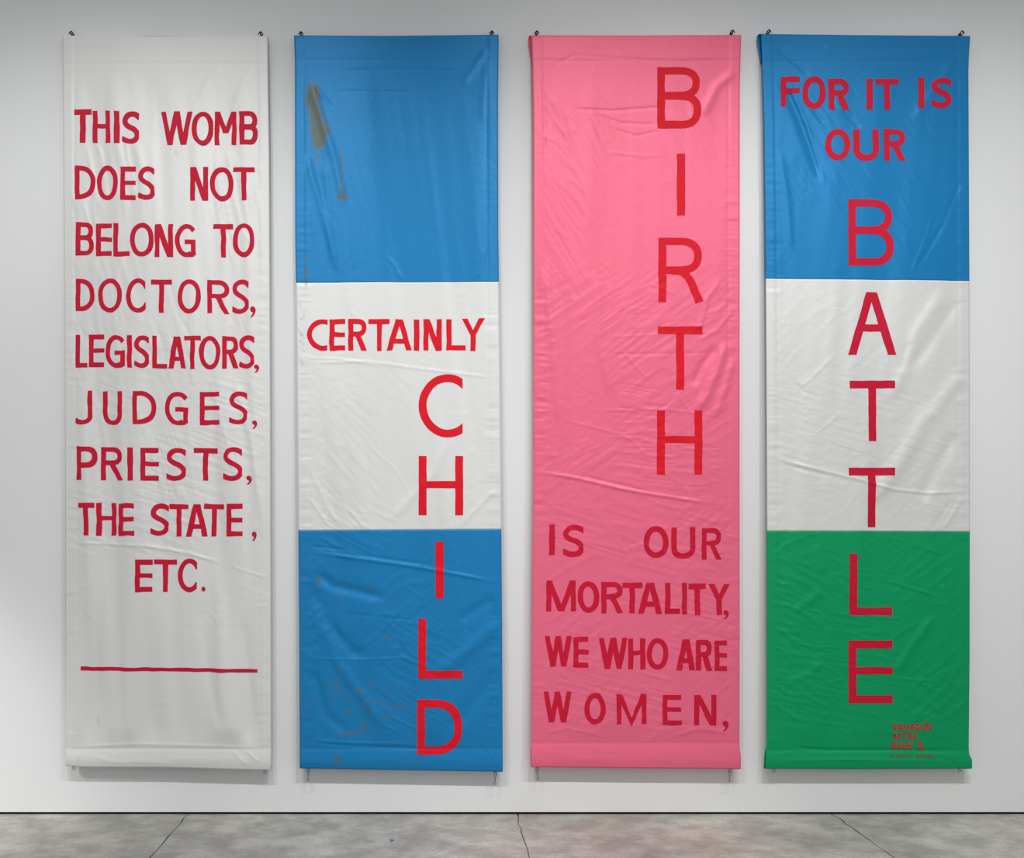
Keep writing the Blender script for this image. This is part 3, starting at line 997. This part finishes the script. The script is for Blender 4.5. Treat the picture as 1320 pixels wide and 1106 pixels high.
# ------------------------------------------------------------------ banner: pink
b3 = banner_root('pink banner with BIRTH in tall red letters down its right side', 819)
cl3 = Cloth([(40, 684.5), (80, 686), (150, 687.3), (600, 687.3), (750, 685.5), (995, 684)],
            [(40, 956.2), (60, 955.5), (110, 954), (300, 953.6), (500, 953), (800, 952.5), (950, 952), (962, 952), (975, 953.3), (995, 953.5)],
            [(683, 43.5), (820, 43.5), (957, 42.8)], [(683, 988.5), (820, 990), (955, 991)], 37,
            [([(688, 607), (740, 616), (800, 630), (845, 638), (922, 650)], 2.6, 0.0034), ([(745, 612), (800, 625), (842, 636)], 2, -0.0018),
             ([(842, 603), (870, 618), (890, 640)], 2, 0.001), ([(690, 96), (740, 70), (860, 78), (950, 77)], 2.5, -0.0008),
             ([(735, 140), (790, 142), (845, 138), (870, 142)], 2.5, -0.0016), ([(765, 145), (800, 158), (850, 160)], 2.5, -0.0012), ([(790, 165), (820, 175), (850, 168)], 2, -0.0012),
             ([(780, 195), (830, 201), (860, 200)], 2, 0.0008), ([(710, 120), (725, 150), (735, 200)], 5, 0.0005), ([(715, 190), (740, 220), (745, 260)], 4, 0.0005),
             ([(950, 90), (925, 110), (905, 150)], 6, 0.0018),
             ([(930, 360), (912, 382), (903, 420), (890, 425)], 4, 0.0026), ([(938, 390), (920, 405)], 3, 0.0016), ([(945, 400), (925, 425), (900, 440)], 3, 0.0018),
             ([(936, 440), (925, 475), (910, 510), (895, 535)], 6, 0.0036), ([(925, 445), (905, 470), (893, 500)], 5, -0.0022), ([(945, 460), (935, 500), (920, 540)], 5, 0.0022),
             ([(770, 420), (800, 400), (840, 375)], 2, 0.001), ([(835, 365), (870, 380)], 2, 0.0012), ([(780, 435), (935, 427)], 2, 0.0008), ([(800, 450), (835, 490)], 2, 0.0012),
             ([(775, 457), (930, 455)], 2, -0.001), ([(870, 490), (880, 505), (850, 535)], 2, 0.0014), ([(870, 505), (900, 545)], 2, 0.0012), ([(760, 530), (860, 528), (950, 540)], 2, 0.001),
             ([(800, 560), (815, 568), (835, 590)], 2.5, 0.0014), ([(720, 540), (800, 560), (850, 555)], 2.5, 0.001),
             ([(700, 330), (715, 450), (720, 560)], 8, 0.0020), ([(770, 350), (772, 440), (790, 520)], 7, 0.0016),
             ([(790, 690), (812, 718), (825, 748)], 2.5, 0.0012), ([(800, 690), (825, 745)], 3, -0.0012), ([(690, 760), (735, 730), (772, 712)], 4, 0.001), ([(840, 718), (832, 745)], 2, -0.0012),
             ([(876, 728), (882, 735), (890, 722)], 1.6, 0.001), ([(806, 708), (832, 700)], 3, 0.0014), ([(850, 780), (930, 800)], 3, 0.001),
             ([(820, 865), (868, 878)], 2.5, 0.0012), ([(835, 898), (865, 910)], 2.5, 0.0014), ([(770, 885), (800, 890)], 2.5, 0.0010), ([(860, 950), (900, 938), (945, 945)], 4, 0.002), ([(840, 936), (890, 932)], 3, -0.0014),
             ([(700, 945), (730, 938), (780, 948)], 3, 0.0014), ([(830, 958), (850, 942)], 3, 0.0012)],
            [(-35, 8, 45, 0.0009, 360, 640), (5, 7, 45, 0.0010, 400, 640), (15, 8, 50, 0.0009, 640, 960), (-40, 9, 50, 0.0009, 640, 960), (60, 10, 60, 0.0006, 120, 380)],
            (77, 957), 1.5, 0.0020, backshift=3.2, softdir=0.03)


def st3(x, y):
    n = vnoise(x / 3.0, y / 5.0, 191)
    m_ = np.clip(vnoise(x / 60.0, y / 70.0, 192) * 2.6 - 1.0, 0, 1)
    f_ = (1 - sstep(420, 560, y)) * (1 - sstep(840, 900, x))
    return 0.75 * np.clip(n * 4.5 - 3.7, 0, 1) * m_ * f_ + 0.45 * np.exp(-(((x - 797) / 2.5) ** 2 + ((y - 180) / 4.0) ** 2))


build_sheet('cloth_sheet', cl3, None, None, M['pink'], b3, st3)
RG, RH, RI = (660, 20, 4.255), (660, 280, 4.255), (660, 520, 4.255)
RJ, RK = (690, 660, 5.077), (690, 810, 5.077)
letters(RG, [('B', 798, 280, 1040, 618), ('I', 905, 757, 950, 1097)], cl3, M['scarlet'], b3, 42, jit=0.25)
letters(RH, [('R', 802, 113, 1048, 468, {'curve': 1, 'm': 0.56}), ('T', 798, 600, 1043, 945)], cl3, M['scarlet'], b3, 43, jit=0.25)
letters(RI, [('H', 793, 40, 1042, 390, {'m': 0.455})], cl3, M['scarlet'], b3, 43, jit=0.25)
letters(RJ, [('I', 90, 82, 128, 284), ('S', 180, 84, 320, 293), ('O', 706, 94, 868, 302, 36), ('U', 886, 100, 1043, 306), ('R', 1086, 106, 1218, 310, 31),
             ('M', 72, 447, 262, 650, {'v': 1.0}), ('O', 273, 450, 417, 656), ('R', 428, 457, 572, 660), ('T', 565, 462, 697, 663), ('A', 668, 462, 826, 664), ('L', 845, 464, 944, 665), ('I', 955, 464, 988, 667),
             ('T', 1000, 468, 1112, 670), ('Y', 1130, 470, 1268, 673), (',', 1222, 640, 1260, 702)], cl3, M['crimson'], b3, 35)
letters(RK, [('W', 63, 48, 235, 248, 32), ('E', 246, 55, 345, 253), ('W', 414, 60, 597, 262, 34), ('H', 605, 63, 716, 264), ('O', 727, 60, 864, 266), ('A', 918, 68, 1040, 270), ('R', 1046, 72, 1153, 273), ('E', 1168, 76, 1250, 277, 31),
             ('W', 52, 412, 235, 612, 32), ('O', 318, 418, 456, 622, 33), ('M', 527, 425, 723, 622, {'pt': 1.08}), ('E', 827, 430, 950, 627, 31), ('N', 1034, 432, 1178, 630), (',', 1217, 598, 1258, 670)],
        cl3, M['crimson'], b3, 33)
rods_and_eyes(b3, cl3, (692, 944), (692.5, 940.5), ((0.003, 0.040), (-0.002, 0.040)))

# ------------------------------------------------------------------ banner: blue, white, green
b4 = banner_root('blue, white and green banner with BATTLE in tall red letters', 1118)
cl4 = Cloth([(40, 981.5), (80, 983), (150, 985), (250, 986), (360, 987), (500, 987.5), (690, 988), (900, 987.5), (960, 987), (975, 985.5), (995, 984.5)],
            [(40, 1252), (70, 1250), (90, 1249.2), (360, 1249.5), (550, 1249.3), (690, 1248.8), (850, 1248), (960, 1246.5), (972, 1247), (978, 1250), (995, 1250.5)],
            [(981, 41.5), (1100, 43), (1253, 44)], [(983, 990.5), (1100, 991), (1252, 990.5)], 53,
            [([(990, 589), (1040, 602), (1105, 618), (1150, 631), (1200, 636), (1248, 633)], 2.8, 0.0028), ([(1000, 597), (1060, 612), (1100, 624)], 2.2, -0.0012),
             ([(1200, 520), (1175, 570), (1150, 610), (1120, 650)], 12, 0.0040), ([(1235, 555), (1205, 605), (1185, 650)], 10, -0.003), ([(1240, 480), (1210, 520), (1195, 545)], 10, 0.0028),
             ([(1220, 370), (1180, 430), (1160, 490), (1140, 520)], 9, 0.0026), ([(1235, 385), (1200, 440), (1170, 480)], 8, -0.0022), ([(1170, 440), (1160, 480)], 6, -0.0014),
             ([(1240, 640), (1215, 682)], 4, 0.0022), ([(1225, 645), (1200, 683)], 4, -0.0016),
             ([(1078, 455), (1045, 488), (1025, 505)], 2, 0.0014), ([(1080, 535), (1045, 565)], 2, 0.0012), ([(1012, 480), (1035, 505), (1060, 515)], 3, -0.0012), ([(1075, 572), (1112, 583)], 1.8, 0.001),
             ([(1073, 395), (1095, 398)], 1.5, -0.0008), ([(1130, 635), (1120, 660)], 2, 0.0012), ([(1105, 630), (1090, 655), (1092, 680)], 2.5, 0.001),
             ([(1000, 60), (1025, 80), (1045, 96)], 4, -0.0016), ([(1008, 100), (1030, 150), (1045, 190), (1060, 235)], 6, -0.0036), ([(1012, 95), (1040, 160), (1065, 242)], 4, 0.0026),
             ([(1048, 140), (1062, 158)], 3, -0.0016), ([(1085, 140), (1110, 165)], 4, -0.0018), ([(1075, 130), (1100, 150)], 3, 0.0014), ([(1005, 190), (1015, 260), (1020, 330)], 5, 0.0014),
             ([(1235, 70), (1220, 95), (1195, 130), (1175, 160)], 7, 0.0008), ([(1240, 230), (1215, 290), (1180, 350)], 4, -0.0018), ([(1205, 270), (1192, 310), (1172, 358)], 2.5, 0.0014),
             ([(1065, 58), (1110, 62), (1170, 60)], 2, -0.001), ([(990, 350), (1008, 355)], 2, -0.0012), ([(1075, 352), (1092, 358)], 2, -0.0012), ([(988, 335), (1000, 340)], 2, -0.001),
             ([(1005, 705), (1040, 690), (1060, 688)], 2, 0.0014), ([(1175, 700), (1220, 718)], 1.8, 0.0014), ([(1137, 746), (1180, 760), (1216, 772)], 1.8, 0.0018), ([(1000, 808), (1030, 830), (1050, 835)], 3, 0.0014),
             ([(1135, 692), (1165, 697)], 2, 0.001), ([(1185, 800), (1160, 815), (1140, 830)], 3, 0.0016), ([(1205, 790), (1175, 830), (1150, 870)], 6, 0.0024), ([(1055, 832), (1080, 835)], 2, 0.0016), ([(1055, 882), (1090, 874)], 2, 0.0016),
             ([(1150, 874), (1210, 878)], 2.2, 0.0016), ([(1010, 880), (1040, 870), (1060, 850)], 5, 0.0014), ([(1010, 915), (1030, 930)], 3, 0.0014), ([(1190, 925), (1205, 905)], 2.5, 0.0018), ([(1215, 930), (1245, 900)], 4, 0.0018),
             ([(1002, 960), (1060, 966), (1160, 966), (1240, 968)], 2.6, -0.003), ([(1003, 971), (1020, 968)], 2, 0.0016), ([(1000, 984), (1010, 979), (1100, 978), (1210, 980)], 2.5, 0.0024),
             ([(1205, 975), (1225, 980), (1235, 990)], 2.2, -0.0022), ([(1020, 790), (1060, 760)], 6, 0.0016), ([(1050, 700), (1062, 740)], 5, 0.0014)],
            [(30, 8, 40, 0.0012, 690, 960), (-40, 9, 50, 0.0012, 690, 960), (10, 7, 45, 0.0009, 720, 960), (15, 7, 40, 0.0005, 440, 690), (-45, 9, 50, 0.0005, 380, 690), (55, 10, 60, 0.0004, 110, 360)],
            (78, 966), 1.4, 0.0022, backshift=3.6, softdir=0.10)
build_sheet('fabric_panel', cl4, None, (359.3, 362.3), M['blue'], b4, None, 'blue upper panel')
build_sheet('fabric_panel', cl4, (359.3, 362.3), (684.2, 685.2), M['panel'], b4, None, 'white middle panel')
build_sheet('fabric_panel', cl4, (684.2, 685.2), None, M['green'], b4, None, 'green lower panel')
RL, RM, RN, RO = (960, 20, 4.255), (960, 280, 4.255), (960, 520, 4.255), (960, 770, 4.255)
letters(RL, [('F', 200, 331, 306, 498, 31), ('O', 317, 330, 448, 510), ('R', 462, 343, 577, 515), ('I', 670, 344, 705, 517), ('T', 720, 343, 847, 515), ('I', 955, 338, 988, 508), ('S', 1025, 338, 1142, 507),
             ('O', 443, 618, 580, 795), ('U', 597, 622, 737, 797, 35), ('R', 765, 620, 887, 795)], cl4, M['crimson'], b4, 33)
letters((0, 0, 1), [('B', 1093.4, 257, 1152.2, 342.6), ('L', 1093.2, 713.4, 1148.8, 792.8, 10.2), ('T', 1094.5, 491, 1152, 569)], cl4, M['crimson'], b4, 9.9, jit=0.2)
letters(RM, [('A', 563, 412, 827, 757, {'m': 0.575})], cl4, M['crimson'], b4, 42, jit=0.2)
letters(RN, [('T', 565, 353, 815, 678)], cl4, M['crimson'], b4, 43, jit=0.2)
letters(RO, [('E', 562, 235, 803, 577, {'m': 0.48})], cl4, M['crimson'], b4, 43, jit=0.2)
RS = (1140, 920, 15.8)
letters(RS, [('S', 128, 188, 215, 322), ('A', 224, 190, 325, 322), ('H', 350, 190, 470, 322), ('A', 484, 190, 585, 322), ('G', 595, 190, 682, 322), ('U', 705, 192, 795, 324), ('N', 812, 190, 930, 322), ('/', 735, 110, 800, 165, 22),
             ('A', 135, 380, 225, 506), ('Z', 232, 382, 315, 508), ('T', 322, 380, 435, 508), ('E', 452, 380, 545, 508), ('C', 556, 385, 650, 515),
             ('B', 112, 568, 208, 705), ('O', 222, 568, 318, 705), ('O', 332, 570, 438, 705), ('K', 452, 572, 555, 710), ('II', 640, 572, 750, 716), (',', 765, 670, 795, 745)], cl4, M['crimson'], b4, 25, cell=1.6, jit=0.08)
letters(RS, [('N', 90, 808, 165, 882), ('A', 180, 808, 265, 882), ('N', 280, 810, 355, 884), ('C', 370, 812, 435, 886), ('Y', 450, 812, 530, 888),
             ('S', 615, 812, 680, 888), ('P', 695, 812, 755, 890), ('E', 772, 814, 835, 892), ('R', 850, 814, 915, 894), ('O', 930, 816, 1000, 896)], cl4, M['faint'], b4, 15, cell=1.6, jit=0.08)
rods_and_eyes(b4, cl4, (991, 1240), (997, 1236), None)

# ------------------------------------------------------------------ hooks in the wall
for px, py, where in ((92, 41.5, 'black hook on the wall at the top left corner of the all-white banner'),
                      (336, 42.0, 'black hook on the wall at the top right corner of the all-white banner'),
                      (388, 42.0, 'black hook at the top left corner of the CERTAINLY CHILD banner'),
                      (634, 41.0, 'black hook at the top right corner of the CERTAINLY CHILD banner'),
                      (692, 41.0, 'black hook on the wall at the top left corner of the pink banner'),
                      (944, 40.0, 'black hook on the wall at the top right corner of the pink banner'),
                      (991, 39.5, 'black hook at the top left corner of the blue, white and green banner'),
                      (1240, 41.0, 'black hook at the top right corner of the blue, white and green banner')):
    wall_hook(px, py, where)
